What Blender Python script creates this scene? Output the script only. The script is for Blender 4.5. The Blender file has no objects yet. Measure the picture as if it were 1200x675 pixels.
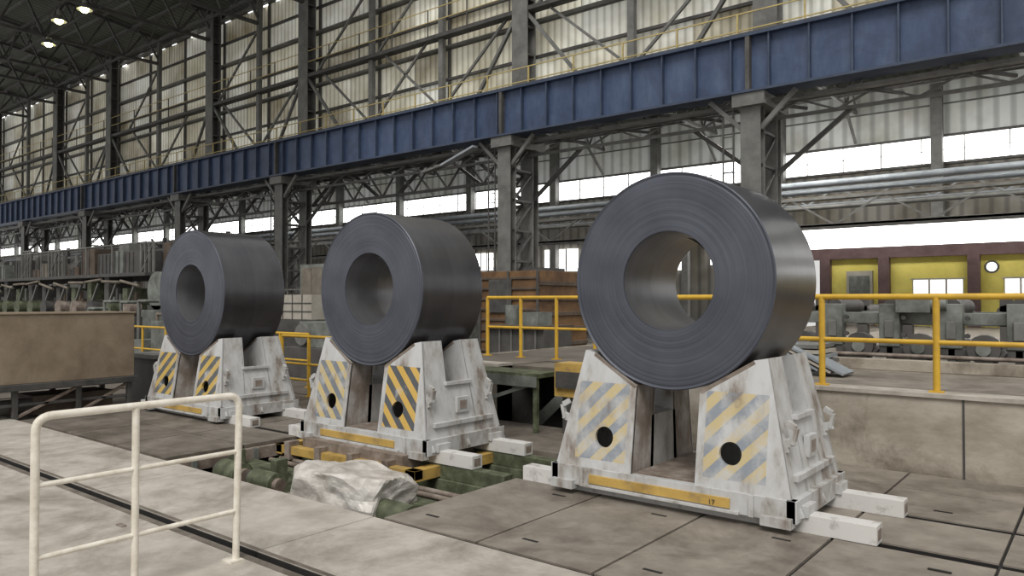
import bpy, bmesh, math, random
from mathutils import Vector, Matrix, noise
random.seed(7)
S = bpy.context.scene
COL = S.collection

# ------------------------------------------------------------------ materials
def nodes(name):
    m = bpy.data.materials.new(name); m.use_nodes = True
    nt = m.node_tree; b = nt.nodes['Principled BSDF']
    return m, nt, b
def ramp(nt, stops):
    r = nt.nodes.new('ShaderNodeValToRGB'); e = r.color_ramp.elements
    while len(e) < len(stops): e.new(0.5)
    for i, (p, c) in enumerate(stops):
        e[i].position = p; e[i].color = (*c, 1)
    return r
def mk(name, stops, scale=2.0, rough=.6, metal=0., bump=.0, stretch=(1,1,1), detail=8., emis=None, dist=0., stain=0., nr=.66):
    m, nt, b = nodes(name); L = nt.links
    tc = nt.nodes.new('ShaderNodeTexCoord'); mp = nt.nodes.new('ShaderNodeMapping')
    mp.inputs['Scale'].default_value = stretch
    n = nt.nodes.new('ShaderNodeTexNoise'); n.inputs['Scale'].default_value = scale
    n.inputs['Detail'].default_value = detail; n.inputs['Roughness'].default_value = nr
    n.inputs['Distortion'].default_value = dist
    L.new(tc.outputs['Object'], mp.inputs[0]); L.new(mp.outputs[0], n.inputs['Vector'])
    r = ramp(nt, stops); L.new(n.outputs[0], r.inputs[0])
    out = r.outputs[0]
    if stain:
        n2 = nt.nodes.new('ShaderNodeTexNoise'); n2.inputs['Scale'].default_value = scale*.35; n2.inputs['Detail'].default_value = 12
        n2.inputs['Roughness'].default_value = .72; n2.inputs['Distortion'].default_value = .6
        L.new(tc.outputs['Object'], n2.inputs['Vector'])
        r2 = ramp(nt, [(.36, (1-stain, 1-stain*1.05, 1-stain*1.1)), (.52, (1, 1, 1))]); L.new(n2.outputs[0], r2.inputs[0])
        mx = nt.nodes.new('ShaderNodeMix'); mx.data_type = 'RGBA'; mx.blend_type = 'MULTIPLY'; mx.inputs[0].default_value = 1
        L.new(out, mx.inputs[6]); L.new(r2.outputs[0], mx.inputs[7]); out = mx.outputs[2]
    L.new(out, b.inputs['Base Color'])
    b.inputs['Roughness'].default_value = rough; b.inputs['Metallic'].default_value = metal
    if bump:
        bp = nt.nodes.new('ShaderNodeBump'); bp.inputs['Strength'].default_value = bump; bp.inputs['Distance'].default_value = .02
        L.new(n.outputs[0], bp.inputs['Height']); L.new(bp.outputs[0], b.inputs['Normal'])
    if emis:
        L.new(out, b.inputs['Emission Color']); b.inputs['Emission Strength'].default_value = emis
    return m
def corr(name, c1, c2, period=.25, emis=0., rough=.6, axis=0, dirt=.35):
    m, nt, b = nodes(name); L = nt.links
    tc = nt.nodes.new('ShaderNodeTexCoord'); sp = nt.nodes.new('ShaderNodeSeparateXYZ'); L.new(tc.outputs['Object'], sp.inputs[0])
    mu = nt.nodes.new('ShaderNodeMath'); mu.operation = 'MULTIPLY'; mu.inputs[1].default_value = 2*math.pi/period
    L.new(sp.outputs[axis], mu.inputs[0])
    si = nt.nodes.new('ShaderNodeMath'); si.operation = 'SINE'; L.new(mu.outputs[0], si.inputs[0])
    ma = nt.nodes.new('ShaderNodeMath'); ma.operation = 'MULTIPLY_ADD'; ma.inputs[1].default_value = .5; ma.inputs[2].default_value = .5
    L.new(si.outputs[0], ma.inputs[0])
    r = ramp(nt, [(.05, c2), (.5, c1)]); L.new(ma.outputs[0], r.inputs[0])
    n = nt.nodes.new('ShaderNodeTexNoise'); n.inputs['Scale'].default_value = .55; n.inputs['Detail'].default_value = 7
    L.new(tc.outputs['Object'], n.inputs['Vector'])
    r2 = ramp(nt, [(.35, (1-dirt, 1-dirt*1.08, 1-dirt*1.25)), (.6, (1, 1, 1))]); L.new(n.outputs[0], r2.inputs[0])
    mx = nt.nodes.new('ShaderNodeMix'); mx.data_type = 'RGBA'; mx.blend_type = 'MULTIPLY'; mx.inputs[0].default_value = 1
    L.new(r.outputs[0], mx.inputs[6]); L.new(r2.outputs[0], mx.inputs[7])
    L.new(mx.outputs[2], b.inputs['Base Color'])
    bp = nt.nodes.new('ShaderNodeBump'); bp.inputs['Strength'].default_value = .5; bp.inputs['Distance'].default_value = .04
    L.new(ma.outputs[0], bp.inputs['Height']); L.new(bp.outputs[0], b.inputs['Normal'])
    b.inputs['Roughness'].default_value = rough
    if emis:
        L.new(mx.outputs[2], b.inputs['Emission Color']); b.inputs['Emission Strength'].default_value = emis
    return m
def emit(name, c, s):
    m, nt, b = nodes(name); b.inputs['Base Color'].default_value = (*c, 1)
    b.inputs['Emission Color'].default_value = (*c, 1); b.inputs['Emission Strength'].default_value = s
    return m
WHITE = [(.33, (.19, .155, .13)), (.42, (.36, .345, .325)), (.50, (.46, .46, .455)), (.62, (.52, .525, .53))]
def stripes(name, sgn, ya, da, fade, per=.24, soft=.08):
    m, nt, b = nodes(name); L = nt.links
    tc = nt.nodes.new('ShaderNodeTexCoord'); sp = nt.nodes.new('ShaderNodeSeparateXYZ'); L.new(tc.outputs['Object'], sp.inputs[0])
    a = nt.nodes.new('ShaderNodeMath'); a.operation = 'MULTIPLY_ADD'; a.inputs[1].default_value = sgn
    L.new(sp.outputs[0], a.inputs[0]); L.new(sp.outputs[2], a.inputs[2])
    d = nt.nodes.new('ShaderNodeMath'); d.operation = 'DIVIDE'; d.inputs[1].default_value = per; L.new(a.outputs[0], d.inputs[0])
    f = nt.nodes.new('ShaderNodeMath'); f.operation = 'FRACT'; L.new(d.outputs[0], f.inputs[0])
    r = ramp(nt, [(0, ya), (.5, da)]); r.color_ramp.interpolation = 'CONSTANT'; L.new(f.outputs[0], r.inputs[0])
    n = nt.nodes.new('ShaderNodeTexNoise'); n.inputs['Scale'].default_value = 5; n.inputs['Detail'].default_value = 9; n.inputs['Roughness'].default_value = .65
    L.new(tc.outputs['Object'], n.inputs['Vector'])
    ab = nt.nodes.new('ShaderNodeMath'); ab.operation = 'ABSOLUTE'; L.new(sp.outputs[0], ab.inputs[0])
    def cmp_(sock, op, v):
        c = nt.nodes.new('ShaderNodeMath'); c.operation = op; c.inputs[1].default_value = v; L.new(sock, c.inputs[0]); return c.outputs[0]
    def mul(a_, b_):
        c = nt.nodes.new('ShaderNodeMath'); c.operation = 'MULTIPLY'; L.new(a_, c.inputs[0]); L.new(b_, c.inputs[1]); return c.outputs[0]
    z = mul(mul(cmp_(ab.outputs[0], 'GREATER_THAN', .37), cmp_(ab.outputs[0], 'LESS_THAN', .90)), mul(cmp_(sp.outputs[2], 'GREATER_THAN', .34), cmp_(sp.outputs[2], 'LESS_THAN', 1.04)))
    rm = ramp(nt, [(fade-soft, (0, 0, 0)), (fade+soft, (.93, .93, .93))]); L.new(n.outputs[0], rm.inputs[0])
    k = mul(z, rm.outputs[0])
    base = ramp(nt, WHITE)
    n2 = nt.nodes.new('ShaderNodeTexNoise'); n2.inputs['Scale'].default_value = 3; n2.inputs['Detail'].default_value = 9; n2.inputs['Roughness'].default_value = .62
    mp = nt.nodes.new('ShaderNodeMapping'); mp.inputs['Scale'].default_value = (1.6, 1.6, .6); mp.inputs['Location'].default_value = (3, 1, 5)
    L.new(tc.outputs['Object'], mp.inputs[0]); L.new(mp.outputs[0], n2.inputs['Vector']); L.new(n2.outputs[0], base.inputs[0])
    mx = nt.nodes.new('ShaderNodeMix'); mx.data_type = 'RGBA'
    L.new(k, mx.inputs[0]); L.new(base.outputs[0], mx.inputs[6]); L.new(r.outputs[0], mx.inputs[7])
    L.new(mx.outputs[2], b.inputs['Base Color']); b.inputs['Roughness'].default_value = .5
    return m
def coil_mat(name, kind):
    m, nt, b = nodes(name); L = nt.links
    tc = nt.nodes.new('ShaderNodeTexCoord'); sp = nt.nodes.new('ShaderNodeSeparateXYZ'); L.new(tc.outputs['Object'], sp.inputs[0])
    if kind == 'face':
        cb = nt.nodes.new('ShaderNodeCombineXYZ'); L.new(sp.outputs[0], cb.inputs[0]); L.new(sp.outputs[2], cb.inputs[1])
        ln = nt.nodes.new('ShaderNodeVectorMath'); ln.operation = 'LENGTH'; L.new(cb.outputs[0], ln.inputs[0]); w = ln.outputs['Value']
    else:
        w = sp.outputs[1]
    n = nt.nodes.new('ShaderNodeTexNoise'); n.noise_dimensions = '1D'
    n.inputs['Scale'].default_value = 60 if kind == 'face' else 9; n.inputs['Detail'].default_value = 7; n.inputs['Roughness'].default_value = .75
    L.new(w, n.inputs['W'])
    n3 = nt.nodes.new('ShaderNodeTexNoise'); n3.inputs['Scale'].default_value = 2.2; n3.inputs['Detail'].default_value = 6
    L.new(tc.outputs['Object'], n3.inputs['Vector'])
    if kind == 'face':  st = [(.3, (.047, .052, .068)), (.7, (.100, .110, .138))]
    elif kind == 'side': st = [(.3, (.055, .055, .062)), (.7, (.112, .112, .122))]
    else: st = [(.3, (.16, .16, .17)), (.7, (.30, .30, .31))]
    r = ramp(nt, st)
    ad = nt.nodes.new('ShaderNodeMath'); ad.operation = 'MULTIPLY_ADD'; ad.inputs[1].default_value = .6
    h = nt.nodes.new('ShaderNodeMath'); h.operation = 'MULTIPLY'; h.inputs[1].default_value = .4
    L.new(n.outputs[0], h.inputs[0]); L.new(n3.outputs[0], ad.inputs[0]); L.new(h.outputs[0], ad.inputs[2])
    L.new(ad.outputs[0], r.inputs[0]); L.new(r.outputs[0], b.inputs['Base Color'])
    b.inputs['Metallic'].default_value = .7 if kind != 'face' else .3
    b.inputs['Roughness'].default_value = {'side': .29, 'face': .42, 'bore': .36}[kind]
    if kind == 'side': b.inputs['Specular IOR Level'].default_value = .9
    bp = nt.nodes.new('ShaderNodeBump'); bp.inputs['Strength'].default_value = .3 if kind == 'face' else .06; bp.inputs['Distance'].default_value = .008
    L.new(n.outputs[0], bp.inputs['Height']); L.new(bp.outputs[0], b.inputs['Normal'])
    return m

white = mk('white_paint', WHITE, 3, .5, stretch=(1.5, 1.5, .7), detail=9, nr=.64)
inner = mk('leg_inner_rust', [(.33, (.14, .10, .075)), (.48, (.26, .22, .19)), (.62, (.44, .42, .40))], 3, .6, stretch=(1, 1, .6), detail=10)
white2 = mk('beam_white', [(.32, (.34, .32, .30)), (.46, (.60, .59, .57))], 6, .6, bump=.2)
rusty = mk('rusty_steel', [(.3, (.10, .075, .06)), (.5, (.20, .16, .13)), (.7, (.34, .30, .27))], 5, .65, bump=.2)
yellow = mk('yellow_paint', [(.3, (.26, .19, .10)), (.45, (.46, .30, .08)), (.7, (.56, .37, .10))], 5, .5, stain=.35)
yrail = mk('railing_yellow', [(.3, (.46, .27, .03)), (.6, (.62, .38, .035))], 5, .45)
yrail2 = mk('railing_yellow_dusty', [(.3, (.34, .27, .12)), (.6, (.50, .40, .16))], 5, .6)
wrail = mk('railing_cream', [(.3, (.55, .49, .40)), (.6, (.76, .72, .64))], 9, .4)
dark = mk('dark_steel', [(.3, (.03, .03, .03)), (.7, (.09, .085, .08))], 4, .6)
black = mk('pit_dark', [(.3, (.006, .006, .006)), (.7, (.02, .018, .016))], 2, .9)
struct = mk('structural_grey', [(.3, (.09, .09, .085)), (.7, (.19, .19, .178))], 2, .6)
structd = mk('structural_dark', [(.3, (.04, .038, .036)), (.7, (.10, .095, .09))], 2, .6)
blue = mk('girder_blue', [(.3, (.026, .045, .095)), (.5, (.046, .073, .145)), (.7, (.078, .112, .19))], 1.6, .5, stretch=(1, 1, .35), stain=.3)
blued = mk('girder_blue_edge', [(.3, (.025, .037, .072)), (.7, (.055, .078, .125))], 2, .5)
green = mk('machine_green', [(.3, (.035, .038, .022)), (.5, (.08, .092, .052)), (.7, (.165, .185, .12))], 6, .6, bump=.1)
ggrey = mk('machine_greygreen', [(.3, (.09, .095, .085)), (.7, (.23, .25, .23))], 3, .55, stain=.4)
conc = mk('concrete_floor', [(.3, (.29, .262, .225)), (.5, (.415, .38, .335)), (.7, (.52, .485, .435))], 2.4, .75, bump=.12, detail=13, stain=.36)
plate = mk('steel_plate_dusty', [(.3, (.145, .126, .103)), (.5, (.225, .198, .166)), (.7, (.30, .268, .226))], 2.6, .6, bump=.1, detail=13, stain=.42)
plated = mk('steel_plate_dark', [(.3, (.09, .078, .064)), (.5, (.155, .135, .112)), (.7, (.235, .208, .176))], 2.6, .6, bump=.1, detail=13, stain=.42)
wallc = mk('concrete_wall', [(.3, (.23, .20, .155)), (.5, (.36, .32, .265)), (.7, (.48, .44, .375))], 2.2, .85, bump=.5, detail=13, stretch=(.7, 1, 1.3), stain=.5)
floord = mk('dirty_floor', [(.3, (.06, .05, .042)), (.7, (.17, .15, .125))], .8, .8)
brown = mk('brown_plate', [(.3, (.17, .13, .09)), (.5, (.235, .185, .13)), (.7, (.29, .235, .17))], 2.2, .5, detail=12, stain=.25)
rust2 = mk('orange_rust', [(.3, (.09, .046, .022)), (.6, (.20, .108, .045))], 2, .7, stain=.5)
drust = mk('dull_rust', [(.3, (.055, .038, .027)), (.7, (.135, .10, .074))], 2, .7, stain=.4)
dtan = mk('dull_tan', [(.3, (.11, .094, .074)), (.7, (.235, .205, .165))], 2, .7, stain=.4)
cream = mk('cream_boxes', [(.3, (.28, .255, .21)), (.7, (.45, .42, .375))], 2, .7)
wyel = mk('yellow_wall', [(.3, (.60, .51, .10)), (.7, (.78, .68, .17))], .8, .7, stain=.2)
maroon = mk('maroon_steel', [(.3, (.08, .045, .045)), (.7, (.16, .10, .10))], 2, .6)
bluepale = mk('pale_blue_steel', [(.3, (.17, .19, .21)), (.7, (.31, .335, .36))], 2, .5)
plastic = mk('wrap_sheet', [(.3, (.30, .27, .235)), (.48, (.46, .43, .395)), (.7, (.66, .64, .61))], 3.5, .45, metal=.05, bump=.25)
sheets = [corr('wall_sheet_a', (.62, .60, .49), (.40, .38, .30), .3, .24),  # slight emission on these sheets stands in for daylight coming through them
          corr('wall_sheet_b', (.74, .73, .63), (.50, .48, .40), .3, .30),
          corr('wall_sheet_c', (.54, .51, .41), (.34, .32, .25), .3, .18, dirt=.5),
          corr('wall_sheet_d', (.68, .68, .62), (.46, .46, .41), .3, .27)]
siding = corr('far_siding', (.52, .535, .52), (.34, .35, .34), .55, .20, dirt=.35)  # emission added to lift the dim far wall
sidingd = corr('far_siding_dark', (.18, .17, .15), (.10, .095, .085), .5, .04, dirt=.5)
roofm = corr('roof_sheet', (.12, .13, .10), (.06, .07, .055), .4, .0, axis=0)
sky = emit('daylight_pane', (1., .99, .97), 3.8)
skys = emit('daylight_pane_dim', (.9, .92, .92), 1.1)
glow = emit('lamp_glow', (1., .95, .5), 12)
mface, mside, mbore = coil_mat('coil_face', 'face'), coil_mat('coil_side', 'side'), coil_mat('coil_bore', 'bore')
blackpaint = mk('marking_paint', [(.3, (.05, .04, .03)), (.7, (.10, .08, .05))], 3, .6)
whitepaint = mk('marking_white', [(.3, (.6, .6, .6)), (.7, (.7, .7, .7))], 3, .6)

# ------------------------------------------------------------------ mesh builder
class M:
    def __init__(s, name): s.n = name; s.v = []; s.f = []; s.m = []; s.s = []; s.mats = []
    def mi(s, mat):
        if mat not in s.mats: s.mats.append(mat)
        return s.mats.index(mat)
    def add(s, vs, fs, mat, smooth=False):
        o = len(s.v); k = s.mi(mat); s.v += [tuple(v) for v in vs]
        for f in fs: s.f.append([i+o for i in f]); s.m.append(k); s.s.append(smooth)
    def box(s, x0, x1, y0, y1, z0, z1, mat):
        vs = [(x, y, z) for x in (x0, x1) for y in (y0, y1) for z in (z0, z1)]
        s.add(vs, [(0, 1, 3, 2), (4, 6, 7, 5), (0, 4, 5, 1), (2, 3, 7, 6), (0, 2, 6, 4), (1, 5, 7, 3)], mat)
    def bar(s, p, q, w, h, mat):
        p, q = Vector(p), Vector(q); d = (q-p).normalized()
        up = Vector((0, 0, 1)) if abs(d.z) < .95 else Vector((0, 1, 0))
        a = d.cross(up).normalized()*w/2; b = a.cross(d).normalized()*h/2
        vs = [p-a-b, p+a-b, p+a+b, p-a+b, q-a-b, q+a-b, q+a+b, q-a+b]
        s.add(vs, [(0, 1, 2, 3), (7, 6, 5, 4), (0, 4, 5, 1), (1, 5, 6, 2), (2, 6, 7, 3), (3, 7, 4, 0)], mat)
    def cyl(s, p, q, r, mat, n=14, r2=None, caps=True):
        p, q = Vector(p), Vector(q); d = (q-p).normalized(); r2 = r if r2 is None else r2
        up = Vector((0, 0, 1)) if abs(d.z) < .95 else Vector((1, 0, 0))
        a = d.cross(up).normalized(); b = a.cross(d)
        vs = []
        for i in range(n):
            t = 2*math.pi*i/n; e = a*math.cos(t)+b*math.sin(t)
            vs += [p+e*r, q+e*r2]
        s.add(vs, [(2*i, 2*((i+1) % n), 2*((i+1) % n)+1, 2*i+1) for i in range(n)], mat, True)
        if caps:
            s.add([vs[2*i] for i in range(n)], [tuple(range(n))[::-1]], mat); s.add([vs[2*i+1] for i in range(n)], [tuple(range(n))], mat)
    def tube(s, pts, r, mat, n=12):
        for a, b in zip(pts, pts[1:]): s.cyl(a, b, r, mat, n)
        for p in pts[1:-1]: s.ball(p, r, mat)
    def ball(s, c, r, mat, n=8):
        bm = bmesh.new(); bmesh.ops.create_icosphere(bm, subdivisions=2, radius=r)
        s.add([v.co+Vector(c) for v in bm.verts], [[v.index for v in f.verts] for f in bm.faces], mat, True); bm.free()
    def loop(s, out, y0, y1, mat, warp=None, mats=None):
        n = len(out); w = warp or (lambda x, y, z: (x, y, z))
        for i in range(n):
            (a, b), (c, d) = out[i], out[(i+1) % n]
            mt = mats[i] if mats else mat
            s.add([w(a, y0, b), w(c, y0, d), w(c, y1, d), w(a, y1, b)], [(0, 1, 2, 3)], mt)
    def plate(s, out, holes, y, th, mat, warp=None):
        w = warp or (lambda x, y, z: (x, y, z))
        cu = bpy.data.curves.new('t', 'CURVE'); cu.dimensions = '2D'; cu.fill_mode = 'BOTH'; cu.extrude = th/2
        def spl(pts):
            sp = cu.splines.new('POLY'); sp.points.add(len(pts)-1); sp.use_cyclic_u = True
            for p, q in zip(sp.points, pts): p.co = (q[0], q[1], 0, 1)
        spl(out)
        for (cx, cz, r) in holes: spl([(cx+r*math.cos(2*math.pi*i/24), cz+r*math.sin(2*math.pi*i/24)) for i in range(24)])
        o = bpy.data.objects.new('t', cu); COL.objects.link(o)
        me = bpy.data.meshes.new_from_object(o.evaluated_get(bpy.context.evaluated_depsgraph_get()))
        s.add([w(v.co.x, y+v.co.z, v.co.y) for v in me.vertices], [list(p.vertices) for p in me.polygons], mat)
        bpy.data.objects.remove(o); bpy.data.curves.remove(cu); bpy.data.meshes.remove(me)
    def truss(s, p, q, hgt, n, w, mat):
        p, q = Vector(p), Vector(q); up = Vector((0, 0, hgt))
        s.bar(p, q, w, w, mat); s.bar(p+up, q+up, w, w, mat)
        for i in range(n):
            a = p.lerp(q, i/n); b = p.lerp(q, (i+1)/n); mid = (a+b)/2+up
            s.bar(a, mid, w*.6, w*.6, mat); s.bar(mid, b, w*.6, w*.6, mat)
    def obj(s, loc=(0, 0, 0), bevel=0):
        me = bpy.data.meshes.new(s.n); me.from_pydata(s.v, [], s.f)
        for m in s.mats: me.materials.append(m)
        for p, k, sm in zip(me.polygons, s.m, s.s): p.material_index = k; p.use_smooth = sm
        me.update(); o = bpy.data.objects.new(s.n, me); COL.objects.link(o); o.location = loc
        if bevel:
            b = o.modifiers.new('b', 'BEVEL'); b.width = bevel; b.segments = 2; b.limit_method = 'ANGLE'; b.angle_limit = math.radians(50)
        return o

# ------------------------------------------------------------------ floors
f = M('floor')
G = -.06
f.box(-16, 6, -5, .2, G, 0, conc); f.box(-16, 6, .205, 3.0, G, 0, conc)
for a, b in [(-16, -12.6), (-12.59, -10.4), (-10.39, -7.6), (-7.59, -4.83), (-4.82, -1.9), (-1.89, 1.2), (1.21, 6)]:
    f.box(a, b, 3.09, 4.18, G, 0, conc); f.box(a, b, 3.083, 3.0895, G, -.006, black)
    f.box(b, b+.01, 3.09, 4.18, G, -.015, black)
f.box(-60, -16.01, -5, 34, G, -.005, floord)
f.box(-16, -9.02, 8.8, 34, G, -.003, floord)
f.box(-12.4, -4.9, 7.25, 8.74, G, -.002, plated)
f.box(-16, 6, 2.94, 2.998, 0, .004, plated)
f.box(-16, 6, 3.095, 3.13, 0, .003, plated)
for (a, b) in [(-6.2, 2.75), (-3.3, 2.7), (-8.7, 2.2), (-6.9, 1.5)]: f.box(a-.05, a+.05, b-.02, b+.02, 0, .012, rusty)
f.obj()
p = M('steel_floor_plates')
xs = [-4.75, -3.72, -2.7, -1.68, -.62, .5, 1.7, 6]
random.seed(5)
for i in range(len(xs)-1):
    a, b = xs[i]+.012, xs[i+1]-.012
    p.box(a, b, 4.22, 5.99, G, random.uniform(-.004, .004), plate); p.box(a, b, 6.11, 6.93, G, random.uniform(-.004, .004), plate); p.box(a, b, 7.03, 8.0, G, 0, plate); p.box(a, b, 8.012, 8.74, G, 0, plate)
    for yy in (6.104, 7.024): p.box(a, b, yy, yy+.005, G, -.012, black)
    p.box(b, b+.024, 4.22, 8.74, G, -.02, black)
    for (hx, hy) in [(.28, 4.5), (.72, 5.7), (.5, 7.3)]:
        cx = a+(b-a)*hx; p.box(cx-.07, cx+.07, hy-.014, hy+.014, 0, .005, black)
p.box(-4.79, 6, 4.185, 4.215, G, -.01, black)
xs = [-12.3, -11.0, -9.72, -8.42]
for i in range(3):
    a, b = xs[i]+.012, xs[i+1]-.012
    p.box(a, b, 4.22, 5.2, G, .01, plated); p.box(a, b, 5.215, 5.99, G, .01, plated); p.box(a, b, 6.11, 6.93, G, .01, plated); p.box(a, b, 7.03, 7.24, G, .01, plated)
    for yy in (5.208, 6.1): p.box(a, b, yy, yy+.005, G, 0, black)
p.obj()
pit = M('conveyor_pit')
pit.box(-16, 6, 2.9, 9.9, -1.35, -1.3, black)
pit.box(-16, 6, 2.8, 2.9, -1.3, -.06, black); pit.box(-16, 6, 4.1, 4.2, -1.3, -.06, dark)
pit.box(-16.1, -16, 2.9, 8.8, -1.3, -.06, dark)
pit.box(-8.47, -8.42, 4.2, 7.2, -1.3, -.06, black); pit.box(-4.83, -4.78, 4.2, 7.2, -1.3, -.06, dark)
pit.box(-12.4, -4.8, 7.25, 7.33, -1.3, -.06, wallc)
for yy in (4.5, 5.3): pit.bar((-8.32, yy, -1.3), (-8.32, yy, -.03), .06, .06, ggrey)
pit.bar((-8.36, 4.2, -.1), (-8.36, 7.2, -.1), .08, .14, rusty)
pit.obj()
w = M('wall_retaining')
w.box(-9.0, -7.25, 8.75, 9.05, -.06, .8, wallc); w.box(-6.0, 6, 8.75, 9.05, -.06, .8, wallc)
w.box(-9.0, -7.25, 8.72, 9.07, .8, .84, conc); w.box(-6, 6, 8.72, 9.07, .8, .84, conc)
w.box(-7.25, -6.0, 9.9, 10.0, -1.3, .8, black); w.box(-7.3, -7.25, 8.75, 10, -1.3, .8, dark); w.box(-6, -5.95, 8.75, 10, -1.3, .8, wallc)
w.box(-9.05, -9.0, 8.75, 34, -.06, .82, wallc)
for x in (-4.6, -1.2, 2.0): w.box(x, x+.02, 8.742, 8.75, 0, .8, dark)
w.bar((-7.0, 8.9, -.3), (-6.2, 9.3, .6), .16, .16, ggrey)
w.obj()
uf = M('floor_raised')
uf.box(-9, -7.25, 9.07, 34, .7, .8, floord); uf.box(-6, 8, 9.07, 34, .7, .8, plate); uf.box(-7.25, -6, 10.0, 34, .7, .8, floord)
uf.box(-7.25, -6, 9.07, 10.0, .76, .8, plated)
uf.obj()
g = M('access_platform')
g.box(-7.5, -6.1, 8.15, 8.70, .74, .80, green)
for x in (-7.45, -6.15):
    g.bar((x, 8.2, 0), (x, 8.2, .74), .06, .06, green)
g.bar((-7.45, 8.2, .25), (-6.15, 8.2, .68), .05, .05, ggrey); g.box(-7.5, -6.1, 8.13, 8.15, .62, .76, ggrey)
g.obj()
g = M('buffer_block'); g.box(-5.95, -5.45, 8.35, 8.70, .5, .95, yellow); g.box(-5.9, -5.5, 8.3, 8.35, .62, .84, dark); g.box(-5.85, -5.55, 8.4, 8.68, 0, .5, dark); g.obj()

# ------------------------------------------------------------------ coils
def coil(x, r, zc, wd=1.04, ri=.435):
    c = M('steel_coil'); n = 144; y0, y1 = -wd/2, wd/2
    random.seed(int(-x*10))
    prof = [(ri, y1-.01, mbore), (ri, y0+.012, mbore)]
    k = 60; off = 0
    for i in range(k+1):
        rr = ri+.004+(r-.01-ri-.004)*i/k
        off = max(-.009, min(.009, off+random.uniform(-.002, .002)))
        e = .012 if i in (k-3, k-2) else 0
        prof.append((rr, y0+off*(.6 if 0 < i < k else 0)+e*.5, mface))
    prof += [(r, y0+.01, mface), (r, y1-.01, mside)]
    for i in range(8): prof.append((r-.01-(r-ri-.01)*i/7, y1, mface))
    m_ = len(prof)
    vs = []
    for i in range(n):
        t = 2*math.pi*i/n; ct, st = math.cos(t), math.sin(t)
        vs += [(p_[0]*ct, p_[1], p_[0]*st) for p_ in prof]
    o = len(c.v); c.v += vs
    for j in range(m_):
        k2 = c.mi(prof[(j+1) % m_][2])
        for i in range(n):
            a, b = i*m_+j, ((i+1) % n)*m_+j; jj = (j+1) % m_
            a2, b2 = i*m_+jj, ((i+1) % n)*m_+jj
            c.f.append([o+a, o+b, o+b2, o+a2]); c.m.append(k2); c.s.append(True)
    for i in range(10):
        t0 = math.radians(38+i*3); t1 = math.radians(38+(i+1)*3); r0 = ri-.004-.0025*i; r1 = ri-.004-.0025*(i+1)
        c.add([(r0*math.cos(t0), y0+.01, r0*math.sin(t0)), (r1*math.cos(t1), y0+.01, r1*math.sin(t1)), (r1*math.cos(t1), y1-.02, r1*math.sin(t1)), (r0*math.cos(t0), y1-.02, r0*math.sin(t0))], [(0, 1, 2, 3)], mbore, True)
    ob = c.obj((x, 6.5, zc)); 
    sm = ob.modifiers.new('es', 'EDGE_SPLIT'); sm.split_angle = math.radians(40)
    return ob
XC = [-3.05, -7.01, -11.2]
coil(XC[0], .955, 1.970); coil(XC[1], .925, 1.936); coil(XC[2], .975, 1.914, ri=.44)

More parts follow.
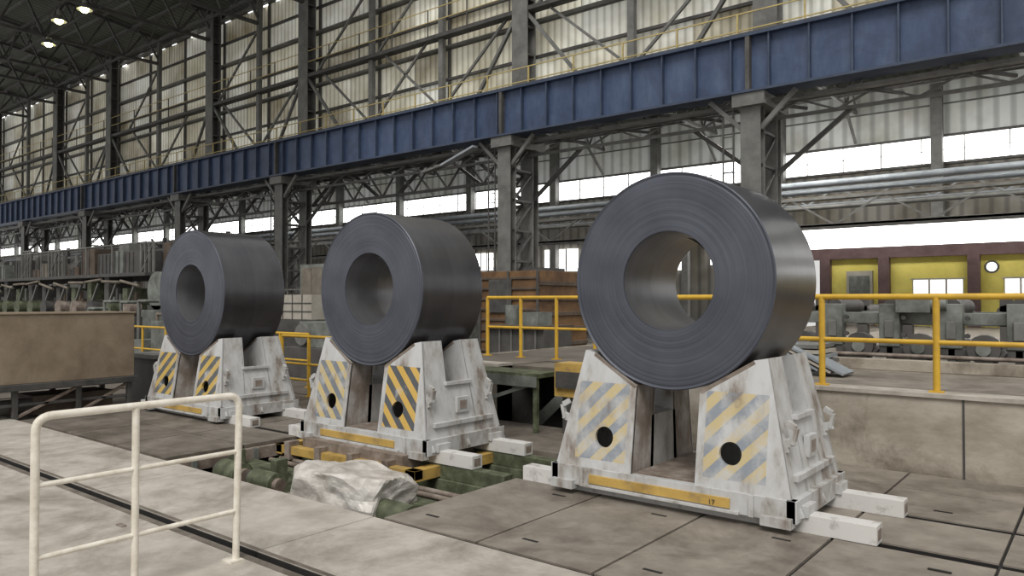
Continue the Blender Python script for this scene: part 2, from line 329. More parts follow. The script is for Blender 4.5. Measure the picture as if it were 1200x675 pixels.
# ------------------------------------------------------------------ saddles
def saddle(x, smat, smat2, num, yellowcar, zs_=1.0):
    s = M('coil_saddle')
    W = lambda X, Y, Z: (X, Y*(1+.33*(1.33-Z)/1.07), Z)
    for sg in (-1, 1):
        out = [(.305, .26), (1.1, .26), (.87, 1.33), (.76, 1.31), (.305, 1.035)]
        out = [(sg*a, b) for a, b in out]; hole = [(sg*.6, .55, .095)]
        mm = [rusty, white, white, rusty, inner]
        for (a, b, fr, bk) in [(-.47, -.17, smat if sg > 0 else smat2, white), (.17, .47, white, white)]:
            s.loop(out, a, b, white, W, mm)
            s.plate(out, hole, a, .024, fr, W); s.plate(out, [], b, .02, bk, W)
            s.bar(W(sg*.31, a, 1.02), W(sg*.765, a, 1.295), .035, .03, rusty)
        xo = lambda z: sg*(1.1-(z-.26)*.215)
        for (z0, z1, ya) in [(.26, .86, .2)]:
            s.add([W(xo(z0), -ya, z0), W(xo(z0), ya, z0), W(xo(z1), ya, z1), W(xo(z1), -ya, z1),
                   W(sg*.305, -ya, z0), W(sg*.305, ya, z0), W(sg*.305, ya, z1-.12), W(sg*.305, -ya, z1-.12)],
                  [(0, 1, 2, 3), (3, 2, 6, 7), (4, 5, 6, 7)], white)
        s.box(min(xo(.6), xo(.6)+sg*.05), max(xo(.6), xo(.6)+sg*.05), -.1, .1, .5, .68, white)
        s.box(min(xo(.6)+sg*.05, xo(.6)+sg*.055), max(xo(.6)+sg*.05, xo(.6)+sg*.055), -.06, .06, .54, .64, inner)
        s.bar((xo(.36)+sg*.01, -.5, .4), (xo(.36)+sg*.01, .5, .4), .05, .05, white)
        s.bar((xo(.8)+sg*.01, -.22, .84), (xo(.8)+sg*.01, .22, .84), .05, .04, white)
        for yy in (-.52, .46):
            xx = xo(.72)
            s.bar((xx-sg*.02, yy, .66), (xx+sg*.10, yy, .70), .03, .07, white)
            s.bar((xx+sg*.08, yy, .67), (xx+sg*.11, yy, .80), .03, .05, white)
            s.bar((xx+sg*.10, yy, .80), (xx+sg*.03, yy, .84), .03, .05, white)
            s.bar((xx-sg*.02, yy, .74), (xx+sg*.03, yy, .60), .04, .05, white)
        for yy in (-.58, 0, .58):
            s.bar((sg*1.1, yy, .25), (sg*1.16, yy, .12), .03, .05, white)
    s.box(-1.12, 1.12, -.6, .6, .21, .26, rusty)
    s.box(-1.14, 1.14, -.66, -.58, .09, .262, white); s.box(-1.14, 1.14, .58, .66, .09, .262, white)
    s.box(-1.15, -1.07, -.66, .66, .09, .262, white); s.box(1.07, 1.15, -.66, .66, .09, .262, white)
    s.box(-.72, .62, -.675, -.655, .125, .205, yellow)
    s.box(-.8, .7, -.69, -.66, .09, .115, white)
    for sx in (-1, 1):
        s.box(sx*1.0-.12, sx*1.0+.12, -.71, -.6, .05, .13, white); s.box(sx*1.0-.12, sx*1.0+.12, .6, .72, .05, .13, white)
        s.box(sx*.8-.02, sx*.8+.02, -.685, -.65, .09, .262, white)
    s.box(-.28, .28, -.55, .55, .26, .275, rusty)
    for yy in (-.44, .46):
        s.box(-1.6, 1.68, yy-.08, yy+.08, .0, .14, white2)
        s.box(1.68, 1.685, yy-.05, yy+.05, .03, .11, rusty)
        s.box(-1.2, 1.2, yy-.1, yy+.1, .12, .21, white)
    if yellowcar:
        s.box(-1.35, 1.2, -.9, -.78, -.12, -.02, yellow); s.box(-1.35, -1.2, -.9, .7, -.14, -.02, yellow); s.box(1.05, 1.2, -.9, .7, -.14, -.02, yellow)
        s.box(-.9, .9, -.8, .7, -.1, .09, rusty)
        for xx in (-1.1, -.5, .1, .7): s.box(xx, xx+.1, -.93, -.78, -.18, .04, rusty)
    o = s.obj((x, 6.5, 0), .006); o.scale = (1, 1, zs_)
    if num:
        t = bpy.data.curves.new('num', 'FONT'); t.body = num[0]; t.size = num[4]; t.extrude = .002; t.align_x = 'CENTER'
        to = bpy.data.objects.new('number_marking', t); COL.objects.link(to); to.data.materials.append(num[5])
        to.parent = o; to.location = num[1:4]; to.rotation_euler = (math.radians(90-8.2 if num[3] > .3 else 90), 0, 0)
    return o
st_a = stripes('stripe_faded', -1, (.52, .42, .22), (.23, .26, .30), .46, soft=.12)
st_b = stripes('stripe_bold', 1, (.60, .38, .07), (.06, .065, .075), .33, .22)
st_b2 = stripes('stripe_bold_worn', 1, (.54, .42, .18), (.16, .18, .21), .42, .22, soft=.1)
st_c = stripes('stripe_mid', -1, (.56, .38, .09), (.09, .10, .11), .37, .26)
saddle(XC[0], st_a, st_a, ('17', .47, -.68, .135, .06, blackpaint), False)
saddle(XC[1], st_b, st_b2, ('2', .70, -.515, 1.09, .15, whitepaint), True)
saddle(XC[2], st_c, st_c, None, False, .93)

# ------------------------------------------------------------------ pit conveyor machinery
c = M('walking_beam_conveyor')
for yy in (5.2, 6.06, 6.96):
    c.box(-8.3, -4.9, yy-.1, yy+.1, -.36, -.16, green)
for yy in (6.06, 6.96): c.box(-8.3, -4.9, yy-.07, yy+.07, -.16, -.005, green)
for x in [-8.0+.6*i for i in range(6)]:
    c.cyl((x, 4.75, -.28), (x, 5.1, -.28), .13, green, 16); c.cyl((x, 4.70, -.28), (x, 4.75, -.28), .06, rusty)
    c.box(x-.1, x+.1, 5.0, 7.0, -.55, -.36, green)
    c.bar((x, 5.2, -1.3), (x, 5.2, -.36), .12, .12, green); c.bar((x, 4.5, -1.3), (x, 4.5, -.45), .1, .1, green)
    c.bar((x+.25, 4.45, -1.3), (x+.25, 4.45, -.12), .05, .05, ggrey)
c.box(-8.3, -4.9, 4.4, 4.6, -.56, -.44, green)
c.box(-6.6, -5.0, 4.5, 5.1, -.5, -.40, green)
for x, r in [(-7.85, .14), (-7.2, .12), (-5.12, .13)]:
    c.cyl((x-.2, 4.72, -.17), (x+.2, 4.72, -.17), r, green, 18); c.cyl((x+.2, 4.72, -.17), (x+.27, 4.72, -.17), r*.6, rusty, 14)
    c.cyl((x-.26, 4.72, -.17), (x-.2, 4.72, -.17), r*.8, dark, 14)
    c.box(x-.15, x+.15, 4.6, 4.85, -.45, -.3, green)
for x in (-8.25, -7.4, -6.6): c.box(x, x+.12, 4.9, 5.05, -.36, .02, green)
for y in (5.5, 5.65): c.cyl((-8.3, y, -.2), (-4.9, y, -.2), .03, rusty, 8)
for i in range(9): c.box(-8.2+.37*i, -8.1+.37*i, 5.02, 5.1, -.34, -.2, dark)
c.obj(bevel=.008)
bm = bmesh.new(); bmesh.ops.create_icosphere(bm, subdivisions=5, radius=1)
for v in bm.verts:
    d = v.co.normalized(); q = Vector((max(-.85, min(.85, d.x*1.15)), max(-.8, min(.8, d.y*1.1)), max(-.9, min(.66, d.z))))
    dd, _ = noise.voronoi(d*2.0+Vector((1, 2, 3))); d2, _ = noise.voronoi(d*4.5+Vector((4, 2, 3)))
    q *= (.92+dd[0]*.26+d2[0]*.08+noise.noise(d*1.6)*.12); v.co = Vector((q.x*.58, q.y*.38, q.z*.38))
me = bpy.data.meshes.new('sheet_wrapped_bundle'); bm.to_mesh(me); bm.free(); me.materials.append(plastic)
for pl in me.polygons: pl.use_smooth = False
o = bpy.data.objects.new('sheet_wrapped_bundle', me); COL.objects.link(o); o.location = (-5.82, 4.78, -.12); o.rotation_euler = (0, .05, .1)

# ------------------------------------------------------------------ near handrail
r = M('handrail')
def arc(pts, rad=.09):
    out = [pts[0]]
    for i in range(1, len(pts)-1):
        p0, p1, p2 = map(Vector, pts[i-1:i+2]); a = p1+(p0-p1).normalized()*rad; b = p1+(p2-p1).normalized()*rad
        for k in range(7):
            t = k/6; out.append((1-t)**2*a+2*t*(1-t)*p1+t*t*b)
    out.append(pts[-1]); return out
X = -4.77
r.tube(arc([(X, 1.64, 0), (X, 1.64, 1.14), (X, 2.91, 1.14), (X, 2.89, 0)]), .024, wrail)
r.cyl((X, 2.2, 0), (X, 2.2, 1.13), .022, wrail)
for z in (.75, .34): r.cyl((X, 1.64, z), (X, 2.9, z), .016, wrail)
for y in (1.64, 2.2, 2.87): r.box(X-.06, X+.06, y-.05, y+.05, 0, .012, wrail)
r.obj()

# ------------------------------------------------------------------ yellow railings
def rail(x0, x1, y, z0, n, h=1.03, rad=.03, y2=None, mids=(.52,), posts=None):
    r = M('safety_railing'); y2 = y if y2 is None else y2
    P = lambda t, z: (x0+(x1-x0)*t, y+(y2-y)*t, z)
    r.cyl(P(0, z0+h), P(1, z0+h), rad, yrail)
    for m in mids: r.cyl(P(0, z0+m), P(1, z0+m), rad*.8, yrail)
    for i in range(n+1):
        r.cyl(P(i/n, z0), P(i/n, z0+h), rad*1.05, yrail); a = P(i/n, z0); r.box(a[0]-.07, a[0]+.07, a[1]-.05, a[1]+.05, z0, z0+.015, yrail)
    return r.obj()
rail(-4.9, 2.0, 8.9, .84, 6, 1.0, .033)
rail(-8.9, -6.6, 10.4, .8, 3, 1.05, .03)
rail(-6.5, -6.5, 10.5, .8, 1, 1.05, .03, y2=13)
rail(-12.6, -9.2, 8.6, 0, 4, 1.12, .028, mids=(.6, .3))
rail(-16, -13, 9.5, 0, 3, 1.1, .028, mids=(.55,))
rail(-24, -16.5, 9.5, -.005, 6, 1.1, .03)

# ------------------------------------------------------------------ brown box on stand (left)
b = M('steel_guard_box')
b.box(-14.2, -13.0, 3.2, 5.96, .52, 1.58, brown); b.box(-14.25, -12.95, 3.15, 6.0, .42, .52, dark); b.box(-14.2, -12.98, 3.2, 5.98, 1.58, 1.61, brown)
for y in (3.3, 4.2, 5.1, 5.9):
    b.bar((-13.05, y, -.02), (-13.05, y, .44), .08, .08, structd); b.bar((-14.1, y, 0), (-14.1, y, .44), .08, .08, structd)
b.bar((-13.05, 3.3, .2), (-13.05, 5.9, .2), .05, .05, structd)
b.bar((-13.05, 4.2, 0), (-13.05, 5.1, .42), .05, .05, rusty); b.bar((-13.05, 5.1, 0), (-13.05, 5.9, .42), .05, .05, rusty)
b.box(-13.9, -13.2, 4.5, 5.7, .0, .3, drust); b.cyl((-13.3, 3.4, .15), (-13.3, 4.6, .15), .12, structd)
b.obj(bevel=.01)
b = M('floor_strip'); b.box(-16, -12.32, 4.19, 8.7, -.5, -.03, floord); b.obj()
b = M('scrap_bin')
b.box(-14.4, -13.4, 6.5, 7.6, -.03, .75, structd); b.box(-14.45, -13.35, 6.45, 7.65, .75, .82, struct)
for y in (6.6, 7.0, 7.4): b.box(-13.4, -13.35, y, y+.06, 0, .75, struct)
b.obj()

# ------------------------------------------------------------------ blue crane girder with runway walkway
YG = 20.0
g = M('crane_girder')
x0, x1 = -130, 8
g.box(x0, x1, YG, YG+.05, 7.5, 9.0, blue)
g.box(x0, x1, YG-.2, YG+.55, 7.45, 7.52, blued); g.box(x0, x1, YG-.2, YG+.55, 8.98, 9.06, blued)
g.box(x0, x1, YG+.45, YG+.5, 7.5, 9.0, blued)
x = x0
while x < x1:
    g.box(x, x+.04, YG-.15, YG, 7.52, 8.98, blued)
    x += 1.05
for xx in (-7.7, -16.4, -29.7, -38.9, -50.6): g.box(xx-.06, xx+.06, YG-.19, YG, 7.5, 9.0, structd)
g.box(x0, x1, YG+.1, YG+.2, 9.06, 9.2, structd)
for z in (9.06+.5, 10.05): g.bar((x0, 20.9, z), (x1, 20.9, z), .035, .035, yrail2)
x = x0
while x < x1: g.bar((x, 20.9, 9.05), (x, 20.9, 10.05), .045, .045, yrail2); x += 1.9
g.box(x0, x1, 20.45, 21.5, 8.9, 8.98, structd)
x = x0
while x < x1: g.bar((x, 21.4, 8.2), (x, 20.5, 8.9), .07, .07, struct); x += 2.6
g.truss((-110, 21.2, 6.95), (8, 21.2, 6.95), .42, 60, .09, struct)
g.truss((-110, 21.9, 6.3), (-17, 21.9, 6.3), 1.1, 48, .11, structd)
for k in range(46):
    xx = -108+2.5*k; g.bar((xx, 20.3, 7.35), (xx+1.2, 22.0, 7.3), .08, .08, structd)
g.bar((-110, 20.6, 7.3), (8, 20.6, 7.3), .25, .1, struct)
g.bar((-17.6, 19.9, 7.25), (-19.2, 19.9, 6.75), .3, .08, bluepale); g.bar((-19.2, 19.9, 6.75), (-20.2, 19.9, 6.6), .3, .08, struct)
g.obj()
CX = [-7.7, -16.4, -29.7, -38.9, -50.6, -61, -74, -90]
for i, xx in enumerate(CX):
    c = M('steel_column'); zb = .8 if xx > -9 else -.005
    for yy in (20.05, 21.35):
        c.box(xx-.28, xx+.28, yy-.03, yy, zb, 7.44, struct); c.box(xx-.28, xx+.28, yy+.27, yy+.3, zb, 7.44, struct); c.box(xx-.02, xx+.02, yy, yy+.27, zb, 7.44, structd)
    n = 7
    for k in range(n):
        z0 = zb+(7.4-zb)*k/n; z1 = zb+(7.4-zb)*(k+1)/n
        for dx in (-.2, .2):
            c.bar((xx+dx, 20.3, z0), (xx+dx, 21.4, z1), .07, .07, structd); c.bar((xx+dx, 20.3, z1), (xx+dx, 21.4, z1), .07, .07, structd)
    c.box(xx-.45, xx+.45, 19.85, 21.8, 7.1, 7.44, struct)
    for sg in (-1, 1):
        c.bar((xx+sg*.25, 20.15, 6.5), (xx+sg*1.2, 20.15, 7.42), .1, .12, struct)
        c.bar((xx+sg*.25, 21.4, 5.4), (xx+sg*2.3, 21.4, 7.0), .1, .12, structd)
    for dx in (-.55, -.85): c.bar((xx+dx, 20.2, zb), (xx+dx, 20.2, 7.3), .04, .04, structd)
    for k in range(20): c.bar((xx-.55, 20.2, zb+.3+.33*k), (xx-.85, 20.2, zb+.3+.33*k), .03, .03, structd)
    c.box(xx-.4, xx+.4, 19.9, 21.8, zb, zb+.05, structd)
    c.box(xx-.2, xx+.2, 19.85, 20.02, zb+1.2, zb+1.9, ggrey)
    c.obj()

# ------------------------------------------------------------------ upper wall
random.seed(21)
YW = 22.0
wu = M('wall_upper')
zs = [8.2+1.25*i for i in range(8)]; ZT = 17.2
bx = []
x = -130
while x < 8: bx.append(x); x += 2.1
for i in range(len(bx)-1):
    for j in range(len(zs)):
        z1 = zs[j+1] if j+1 < len(zs) else ZT
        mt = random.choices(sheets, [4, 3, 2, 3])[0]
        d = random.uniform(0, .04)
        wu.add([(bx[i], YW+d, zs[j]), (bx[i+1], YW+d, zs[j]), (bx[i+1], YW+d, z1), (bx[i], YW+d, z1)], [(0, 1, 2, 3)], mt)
wu.box(-130, 8, YW+.08, YW+.1, 8.2, ZT, structd)
for z in zs+[ZT]: wu.box(-130, 8, YW-.14, YW-.02, z-.05, z+.05, structd)
for z in zs[1::2]: wu.box(-130, 8, YW-.35, YW-.14, z-.03, z+.03, struct)
for i in range(0, len(bx), 2): wu.box(bx[i]-.05, bx[i]+.05, YW-.12, YW-.02, 8.2, ZT, structd)
wu.obj()
UX = [-7.7, -16.6, -29.5, -37.8, -50, -58.5, -71, -83, -96]
for xx in UX:
    c = M('wall_column')
    c.box(xx-.35, xx+.35, 21.15, 21.2, 9, 17.3, struct); c.box(xx-.35, xx+.35, 21.6, 21.65, 9, 17.3, struct); c.box(xx-.03, xx+.03, 21.2, 21.6, 9, 17.3, structd)
    for k in range(8): c.box(xx-.33, xx+.33, 21.17, 21.63, 9.6+k, 9.66+k, structd)
    c.bar((xx+.2, 21.3, 12.2), (xx+2.6, 21.5, 9.2), .12, .12, struct)
    c.bar((xx-.2, 21.3, 12.2), (xx-2.6, 21.5, 9.2), .12, .12, struct)
    c.obj()
br = M('wall_bracing')
for xx in (-12.2, -20.8, -25, -33.6, -44, -54, -64.5, -77): 
    br.box(xx-.12, xx+.12, 21.4, 21.6, 9, 17.2, struct)
    br.bar((xx, 21.5, 9.4), (xx-3.4, 21.5, 12.3), .09, .09, struct); br.bar((xx, 21.5, 15.6), (xx-4, 21.5, 12.3), .09, .09, struct)
    br.bar((xx, 21.5, 9.4), (xx+3.4, 21.5, 12.3), .09, .09, struct)
br.box(-120, 8, 21.2, 21.6, 12.2, 12.35, structd)
for z in (12.9, 13.4): br.bar((-120, 21.2, z), (8, 21.2, z), .03, .03, yrail2)
x = -120
while x < 8: br.bar((x, 21.2, 12.3), (x, 21.2, 13.4), .04, .04, structd); x += 2.1
br.obj()

# ------------------------------------------------------------------ roof over main bay
rf = M('ceiling')
zr = lambda y: 17.3+(22-y)*.13
rf.add([(-135, 22.1, zr(22.1)), (-22, 22.1, zr(22.1)), (-22, 4, zr(4)), (-135, 4, zr(4))], [(0, 1, 2, 3)], roofm)
rf.add([(-135, 22.1, zr(22.1)+.05), (-22, 22.1, zr(22.1)+.05), (-22, 4, zr(4)+.05), (-135, 4, zr(4)+.05)], [(0, 1, 2, 3)], roofm)
rf.obj()
rt = M('roof_trusses')
for xx in [-26]+UX[2:]+[-33.6, -44, -54, -64.5]:
    n = 8
    for k in range(n):
        ya = 21.6-k*2.1; yb = ya-2.1
        rt.bar((xx, ya, 15.8), (xx, yb, 15.8), .16, .16, structd); rt.bar((xx, ya, zr(ya)-.15), (xx, yb, zr(yb)-.15), .16, .16, structd)
        rt.bar((xx, ya, 15.8), (xx, (ya+yb)/2, zr((ya+yb)/2)-.15), .1, .1, structd); rt.bar((xx, (ya+yb)/2, zr((ya+yb)/2)-.15), (xx, yb, 15.8), .1, .1, structd)
for k in range(11):
    y = 21.5-k*1.6; rt.bar((-130, y, zr(y)-.05), (-23, y, zr(y)-.05), .1, .14, struct)
for y in (19.5, 15.5, 11.5): rt.truss((-110, y, 15.8), (-24, y, 15.8), 1.3, 30, .1, structd)
rt.obj()
cl = M('window_clerestory')
x = -110
while x < -22:
    cl.box(x, x+.5, 21.9, 21.94, 16.85, 17.1, skys if random.random() < .6 else sky); x += random.choice([1.1, 1.4, 2.2])
cl.obj()
def lamp(px, py, dz):
    t = (px-600)/880; s_ = (352-py)/880; k = dz/s_
    x, y, z = (.78*t-.625)*k, (.625*t+.78)*k, 1.8+dz
    l = M('high_bay_lamp')
    l.cyl((x, y, z), (x, y, z-.3), .12, struct, 16, .34, caps=False); l.ball((x, y, z-.26), .2, glow)
    l.cyl((x, y, z), (x, y, z+.25), .1, struct); l.cyl((x, y, z+.2), (x, y, max(zr(y)-.02, z+.3)), .02, struct)
    l.obj()
for a in [(66, 16, 13.9), (54, 44, 13.9), (96, 2, 13.9)]: lamp(*a)

# ------------------------------------------------------------------ second bay: far wall
YF = 34.0
fw = M('wall_far')
X0, X1 = -150, 10
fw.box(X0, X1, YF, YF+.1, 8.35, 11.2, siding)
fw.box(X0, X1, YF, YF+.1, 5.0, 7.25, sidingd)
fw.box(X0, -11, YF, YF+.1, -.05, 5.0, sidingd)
fw.box(X0, X1, YF-.1, YF+.1, 7.2, 7.3, structd); fw.box(X0, X1, YF-.1, YF+.1, 8.3, 8.4, structd); fw.box(X0, X1, YF-.05, YF, 9.6, 9.66, struct)
x = X0
while x < X1:
    fw.box(x-.02, x+.02, YF-.06, YF, 7.3, 8.3, struct); x += 1.5
fw.box(X0, X1, YF-.06, YF, 7.78, 7.80, struct)
x = X0+2
while x < X1:
    fw.box(x-.2, x+.2, YF-.5, YF-.1, 5.0 if x > -12 else -.05, 11.2, struct); x += 6.2
fw.obj()
wn = M('window_1')
wn.box(X0, X1, YF+.02, YF+.05, 7.3, 8.3, sky)
wn.obj()
wn = M('window_2'); wn.box(-11, X1, YF+.02, YF+.05, 4.0, 5.0, sky); wn.obj()
lw = M('window_low')
for (a, b_, z0, z1) in [(-30, -28.6, 3.6, 4.6), (-28, -25.4, 3.5, 4.6), (-24.8, -22.6, 3.4, 4.6), (-22, -19.5, 3.4, 4.3), (-19, -16.5, 3.3, 4.2), (-15, -12, 3.5, 4.4), (-46, -42, 3.2, 3.9), (-60, -55, 3.2, 4), (-36, -33, 3.2, 3.8)]:
    lw.box(a, b_, YF-.12, YF-.08, z0, z1, sky)
    for k in range(1, 3): xx = a+(b_-a)*k/3; lw.box(xx-.04, xx+.04, YF-.16, YF-.12, z0, z1, structd)
lw.obj()
yb = M('wall_yellow_office')
yw = 32.9
def wallx(a, b_, z0, z1): yb.box(a, b_, yw, yw+.15, z0, z1, wyel)
wallx(-9.6, -6.18, .8, 3.5); wallx(-6.18, -4.43, .8, 1.95); wallx(-6.18, -4.43, 2.62, 3.5); wallx(-4.43, -3.15, .8, 3.5); wallx(-3.15, -1.6, .8, 1.95); wallx(-3.15, -1.6, 2.62, 3.5); wallx(-1.6, 8, .8, 3.5)
yb.box(-11.4, 8, yw-.25, yw+.3, 3.5, 3.95, maroon)
for xx in (-11.2, -9.4, -7.15, -4.07, -.8): yb.box(xx-.2, xx+.2, yw-.3, yw, .8, 3.6, maroon)
yb.cyl((-3.52, yw-.02, 3.05), (-3.52, yw, 3.05), .24, structd, 20)
yb.cyl((-3.52, yw-.03, 3.05), (-3.52, yw-.01, 3.05), .17, skys, 20)
yb.box(-8.6, -7.6, yw-.1, yw, .8, 3.0, cream); yb.box(-8.5, -7.7, yw-.12, yw-.1, 1.9, 2.8, ggrey)
yb.obj()
wn = M('window_3')
for a, b_ in [(-6.18, -4.43), (-3.15, -1.6)]:
    wn.box(a, b_, yw+.08, yw+.1, 1.95, 2.62, skys)
    for k in range(4): xx = a+(b_-a)*k/3; wn.box(xx-.03, xx+.03, yw+.02, yw+.08, 1.95, 2.62, cream)
    wn.box(a-.05, b_+.05, yw-.02, yw+.06, 1.9, 1.96, cream); wn.box(a-.05, b_+.05, yw-.02, yw+.06, 2.6, 2.66, cream)
wn.obj()
c2 = M('ceiling_second_bay'); c2.box(X0, X1, 22.15, YF+.5, 11.0, 11.06, roofm); c2.obj()
t2 = M('second_bay_trusses')
for xx in [4-6.2*k for k in range(16)]:
    t2.truss((xx, 22.2, 9.7), (xx, YF-.3, 9.7), 1.2, 8, .12, struct)
    t2.bar((xx, 22.4, 8.0), (xx, 24.5, 9.7), .1, .1, struct); t2.bar((xx, YF-.4, 8.4), (xx, YF-2.0, 9.7), .1, .1, struct)
for y in (25, 28, 31): t2.truss((-100, y, 9.8), (8, y, 9.8), 1.0, 40, .09, structd)
for k in range(14): xx = -20-6.2*k; t2.bar((xx, 23, 6.5), (xx-5, 23, 9.9), .12, .12, structd); t2.bar((xx-5, 23, 6.5), (xx, 23, 9.9), .12, .12, structd)
t2.obj()
pr = M('pipe_rack')
for (z, rr, y, mt) in [(6.15, .13, 29, bluepale), (5.9, .08, 29.4, bluepale), (5.62, .1, 29.2, dtan), (5.3, .1, 29.3, struct)]:
    pr.cyl((-100, y, z), (8, y, z), rr, mt, 10)
pr.truss((-100, 28.6, 4.55), (8, 28.6, 4.55), 1.0, 34, .10, struct)
pr.truss((-100, 30, 5.5), (8, 30, 5.5), .6, 50, .06, bluepale)
for k in range(16):
    xx = 4-8.9*k
    if xx > -9 and xx < 0: continue
    pr.box(xx-.14, xx+.14, 28.6, 28.85, .8 if xx > -9 else -.05, 6.2, struct)
pr.bar((-100, 28.7, 4.5), (8, 28.7, 4.5), .3, .16, structd)
pr.obj()

# ------------------------------------------------------------------ machinery on the right
rt_ = M('roller_table')
y0 = 12.2
rt_.box(-5.2, 5, y0+.1, y0+.25, 1.45, 1.62, ggrey); rt_.box(-5.2, 5, y0+1.3, y0+1.45, 1.45, 1.62, ggrey)
rt_.box(-5.2, 5, y0, y0+.12, .98, 1.12, structd)
for k in range(13):
    x = -5+.8*k
    rt_.cyl((x, y0+.1, 1.7), (x, y0+1.4, 1.7), .12, structd, 16)
    rt_.box(x-.14, x+.14, y0-.02, y0+.2, 1.12, 1.75, ggrey); rt_.box(x-.06, x+.06, y0-.06, y0, 1.25, 1.5, struct)
    rt_.cyl((x+.4, y0-.12, 1.12), (x+.4, y0+.1, 1.12), .2, structd, 18); rt_.cyl((x+.4, y0-.15, 1.12), (x+.4, y0-.12, 1.12), .09, ggrey, 12)
    rt_.box(x-.05, x+.05, y0, y0+1.4, .8, 1.2, structd)
    rt_.bar((x-.14, y0-.03, 1.1), (x-.38, y0-.03, .82), .05, .05, structd)
    for hz in (1.3, 1.55): rt_.cyl((x+.2, y0-.05, hz), (x+.2, y0+.02, hz), .035, dark, 8)
    if k % 3 == 0: rt_.box(x+.1, x+.55, y0-.1, y0+.2, 1.62, 1.88, ggrey); rt_.cyl((x+.55, y0, 1.75), (x+.75, y0, 1.75), .1, ggrey)
rt_.box(-5.2, 5, y0-.5, y0-.35, .8, .96, wallc); rt_.box(-5.2, 5, y0-.34, y0-.02, .8, .83, dark)
rt_.cyl((-5.2, y0-.2, 1.0), (5, y0-.2, 1.0), .03, rusty, 8)
rt_.obj(bevel=.01)
sp_ = M('steel_sheet_stack')
for k in range(6): sp_.box(-3.95+k*.03, -3.0-k*.02, 10.4, 11.2, .8+k*.07, .85+k*.07, [bluepale, cream, struct][k % 3])
for k in range(4): sp_.bar((-4.0+.16*k, 10.45, 1.32-.03*k), (-3.2+.16*k, 10.45, .90-.02*k), .5, .03, [cream, bluepale][k % 2])
sp_.obj()
rd = M('roller_table')
rd.box(-5, 5, 17, 17.2, 1.3, 1.5, structd)
for k in range(12): rd.cyl((-5+.85*k, 17, 1.55), (-5+.85*k, 18.5, 1.55), .16, structd, 12); rd.box(-5.1+.85*k, -4.9+.85*k, 17, 17.2, .8, 1.9, structd)
rd.obj()

k = M('rust_container')
k.box(-12.2, -10.4, 14, 16, 0, 2.5, rust2)
for i in range(9): k.box(-12.22, -10.38, 13.96, 14, .3+.25*i, .36+.25*i, drust)
for i in range(6): k.box(-10.4, -10.36, 14, 16, .35+.36*i, .45+.36*i, drust)
k.box(-11.9, -11.2, 13.94, 13.98, 1.5, 2.3, dark)
for x in (-12.2, -11.3, -10.42): k.box(x-.03, x+.03, 13.93, 13.97, 0, 2.5, structd)
k.obj(bevel=.01)
k = M('storage_bench'); k.box(-10.6, -9.1, 12.4, 13.4, -.003, 1.2, structd); k.box(-10.7, -9.1, 12.3, 13.5, 1.2, 1.27, drust)
for i in range(5): k.box(-10.6+.32*i, -10.56+.32*i, 12.37, 12.4, .2, 1.2, struct)
k.cyl((-10.3, 12.9, 1.27), (-10.3, 12.9, 1.7), .18, ggrey); k.box(-9.9, -9.4, 12.6, 13.1, 1.27, 1.55, ggrey)
k.obj()

# ------------------------------------------------------------------ mill machinery at left
random.seed(11)
m = M('rolling_mill_stand')
m.box(-44, -24.4, 11.5, 15, -.05, .9, structd)
for i in range(13):
    x = -43+1.4*i; h = random.uniform(2.2, 2.7)
    m.box(x, x+.35, 11.6, 12.4, .9, h, random.choice([structd, dark, green])); m.box(x+.35, x+1.2, 11.8, 13.5, .9, random.uniform(1.2, 2.2), random.choice([dark, structd, ggrey]))
    m.cyl((x+.7, 11.4, 1.5), (x+.7, 11.8, 1.5), .3, random.choice([dark, green, rusty]), 16)
    m.bar((x, 11.5, .9), (x+1.2, 11.5, 2.4), .08, .08, struct)
    m.cyl((x+.2, 11.45, 2.45), (x+1.5, 11.45, 2.45+random.uniform(-.3, .1)), .05, dtan, 8)
    for q in range(3): m.box(x+.4+.25*q, x+.55+.25*q, 11.7, 11.8, random.uniform(.9, 1.3), random.uniform(1.4, 2.3), random.choice([ggrey, dark, drust]))
m.box(-44, -24.4, 11.5, 15, 2.6, 2.72, dark)
x = -43.5
while x < -25.5:
    wd = random.uniform(.5, 1.3); h = random.uniform(.25, 1.0)
    kind = random.random()
    if kind < .6:
        m.box(x, x+wd, 12, 13.6, 2.72, 2.72+h, random.choice([drust, dtan, drust, structd, ggrey]))
        for q in range(int(wd/.3)): m.box(x+.05+.3*q, x+.1+.3*q, 11.97, 12, 2.74, 2.7+h, structd)
    elif kind < .8:
        m.cyl((x, 12.6, 2.72+h*.5), (x+wd, 12.6, 2.72+h*.5), h*.5, random.choice([ggrey, structd, dtan]), 16)
        m.box(x+wd*.3, x+wd*.7, 12.2, 13.0, 2.72, 2.9, dark)
    else:
        for q in range(4): m.bar((x+wd*q/3, 12, 2.72), (x+wd*q/3, 12, 2.72+h+.3), .07, .07, struct)
        m.bar((x, 12, 2.72+h+.3), (x+wd, 12, 2.72+h+.3), .07, .07, struct); m.bar((x, 12, 2.72), (x+wd, 12, 2.72+h+.3), .05, .05, struct)
    if random.random() < .5: m.box(x+.1, x+wd*.7, 12.7, 13.3, 2.72, 2.72+h+random.uniform(.15, .5), random.choice([dtan, struct, drust]))
    if random.random() < .5: m.cyl((x+wd*.5, 12.4, 2.72), (x+wd*.5, 12.4, 3.3+h*.4), .08, struct, 10)
    x += wd+random.uniform(.05, .35)
m.bar((-44, 11.6, 3.7), (-24.5, 11.6, 3.7), .05, .05, struct)
for i in range(10): m.bar((-43.8+2.1*i, 11.6, 2.7), (-43.8+2.1*i, 11.6, 3.7), .05, .05, struct)
m.obj(bevel=.01)
m = M('hydraulic_piping')
random.seed(4)
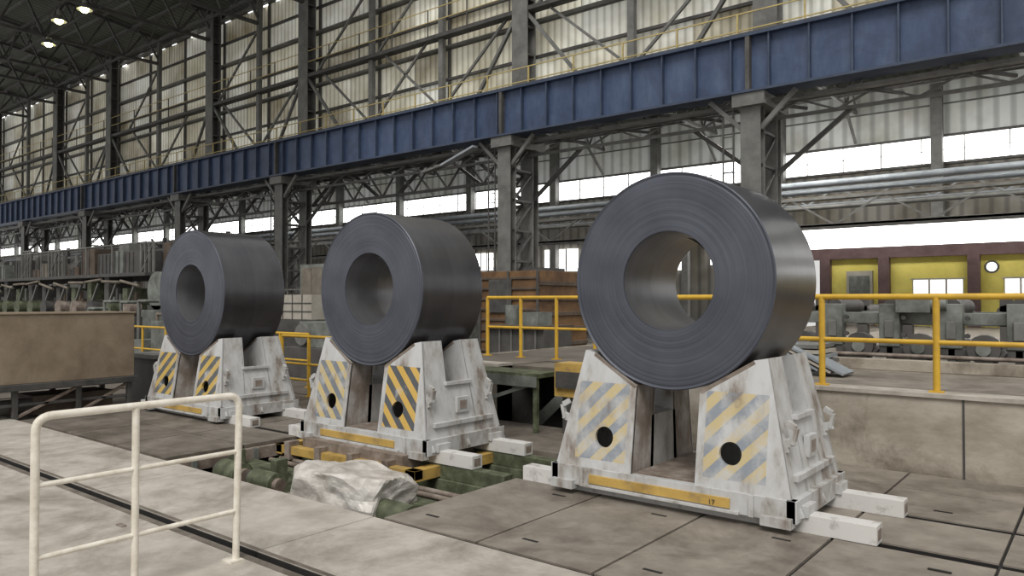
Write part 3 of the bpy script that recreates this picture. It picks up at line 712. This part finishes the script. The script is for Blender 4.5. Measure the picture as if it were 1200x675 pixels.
for i in range(9):
    x = -27+1.15*i
    m.box(x, x+random.uniform(.4, .8), 10.2, 10.8, -.005, random.uniform(.5, 1.35), random.choice([dark, structd, ggrey, drust]))
    zt = random.uniform(1.2, 1.9); m.tube([(x+.9, 10.5, 0), (x+.9, 10.5, zt), (x+1.3, 10.5, zt), (x+1.3, 10.9, zt)], .05, random.choice([ggrey, struct, dtan]), 8)
m.obj()
m = M('hydraulic_unit')
m.box(-24, -21.2, 11.2, 13, -.05, 1.5, ggrey); m.box(-23.8, -21.4, 11.3, 12.9, 1.5, 1.65, structd)
m.cyl((-23.2, 11.3, 2.1), (-23.2, 12.8, 2.1), .6, ggrey, 24); m.cyl((-22.0, 11.3, 2.0), (-22, 12.8, 2.0), .5, ggrey, 24)
m.box(-23.4, -21.7, 11.25, 11.3, .3, 1.2, struct)
m.obj(bevel=.01)
m = M('pallet_stack')
m.box(-18.2, -16.1, 12, 13.5, -.003, 1.3, structd); m.box(-18, -16.3, 12, 13.2, 1.3, 1.95, cream)
for i in range(4): m.box(-18+.43*i, -17.98+.43*i, 11.98, 12, 1.3, 1.95, structd)
for z in (1.5, 1.72): m.box(-18, -16.3, 11.98, 12, z, z+.02, structd)
m.obj()
m = M('control_cabinet'); m.box(-19.6, -18.4, 14, 15, -.003, 2.9, ggrey); m.box(-19.5, -19.02, 13.98, 14, 1.3, 2.8, dtan); m.box(-18.98, -18.5, 13.98, 14, 1.3, 2.8, dtan)
m.obj()
m = M('control_cabinet')
m.box(-15.9, -13.2, 14.2, 15.4, -.003, 2.1, ggrey); m.box(-15.7, -13.5, 14.4, 15.2, 2.1, 2.3, structd)
for i in range(4): m.box(-15.8+.65*i, -15.25+.65*i, 14.17, 14.2, .2, 2.0, struct)
m.obj()
m = M('drive_gearbox')
m.box(-15.5, -12.8, 10.6, 12, -.003, .7, structd); m.box(-15, -13.4, 10.7, 11.8, .7, 1.3, ggrey); m.cyl((-14.8, 10.6, 1.0), (-14.8, 10.7, 1.0), .25, struct, 18)
m.cyl((-13.4, 11.2, 1.0), (-12.8, 11.2, 1.0), .28, green, 18)
m.obj(bevel=.015)
m = M('coiler_equipment')
random.seed(31)
for i in range(16):
    x = -30+1.2*i; h = random.uniform(1.2, 3.3)
    if -12.6 < x < -9.5: continue
    m.box(x, x+random.uniform(.5, 1.1), 17, 18.2, -.004, h, random.choice([structd, dark, ggrey, drust]))
    m.bar((x, 16.9, h*.4), (x+1.1, 16.9, h*.9), .07, .07, struct)
    m.cyl((x+.4, 16.8, .8), (x+.4, 17, .8), .3, structd, 14)
for z in (1.1, 2.2): m.bar((-30, 16.6, z), (-12.7, 16.6, z), .05, .05, struct)
for i in range(12): m.bar((-30+1.5*i, 16.6, -.004), (-30+1.5*i, 16.6, 2.2), .05, .05, struct)
m.obj()
pp = M('service_pipes')
for z, y in ((4.4, 18.9), (4.75, 19.0)): pp.cyl((-90, y, z), (-31, y, z), .09, struct, 8)
for i in range(9):
    x = -32-6*i; pp.bar((x, 18.9, -.01), (x, 18.9, 5.0), .16, .16, structd); pp.bar((x, 18.9, 4.2), (x-1.4, 18.9, 5.0), .08, .08, structd)
pp.truss((-90, 19.1, 3.6), (-31, 19.1, 3.6), .6, 30, .07, structd)
pp.obj()

# ------------------------------------------------------------------ lights
W = bpy.data.worlds.new('World'); S.world = W; W.use_nodes = True
bg = W.node_tree.nodes['Background']; bg.inputs[0].default_value = (1, .985, .96, 1); bg.inputs[1].default_value = .70
sl = bpy.data.lights.new('daylight_sun', 'SUN'); sl.energy = 2.2; sl.angle = math.radians(28); sl.color = (1, .975, .93)
so = bpy.data.objects.new('daylight_sun', sl); COL.objects.link(so); so.rotation_euler = (math.radians(38), 0, math.radians(25)); so.location = (0, -5, 15)
for xx in (1, -9, -22, -40):  # unseen area lights without fixtures, added to brighten the second bay
    al = bpy.data.lights.new('bay_fill', 'AREA'); al.shape = 'RECTANGLE'; al.size = 5; al.size_y = 2; al.energy = 720 if xx > -10 else 250; al.color = (1, .98, .93)
    ao = bpy.data.objects.new('bay_fill', al); COL.objects.link(ao); ao.location = (xx, 26.5, 9.5); ao.rotation_euler = (math.radians(15), 0, 0)

# ------------------------------------------------------------------ camera
cd = bpy.data.cameras.new('camera'); cd.lens = 26.4; cd.sensor_width = 36; cd.clip_end = 400
co = bpy.data.objects.new('camera', cd); COL.objects.link(co)
co.location = (0, 0, 1.8); co.rotation_euler = (math.radians(90.944), 0, math.radians(38.7)); S.camera = co
S.view_settings.view_transform = 'Standard'
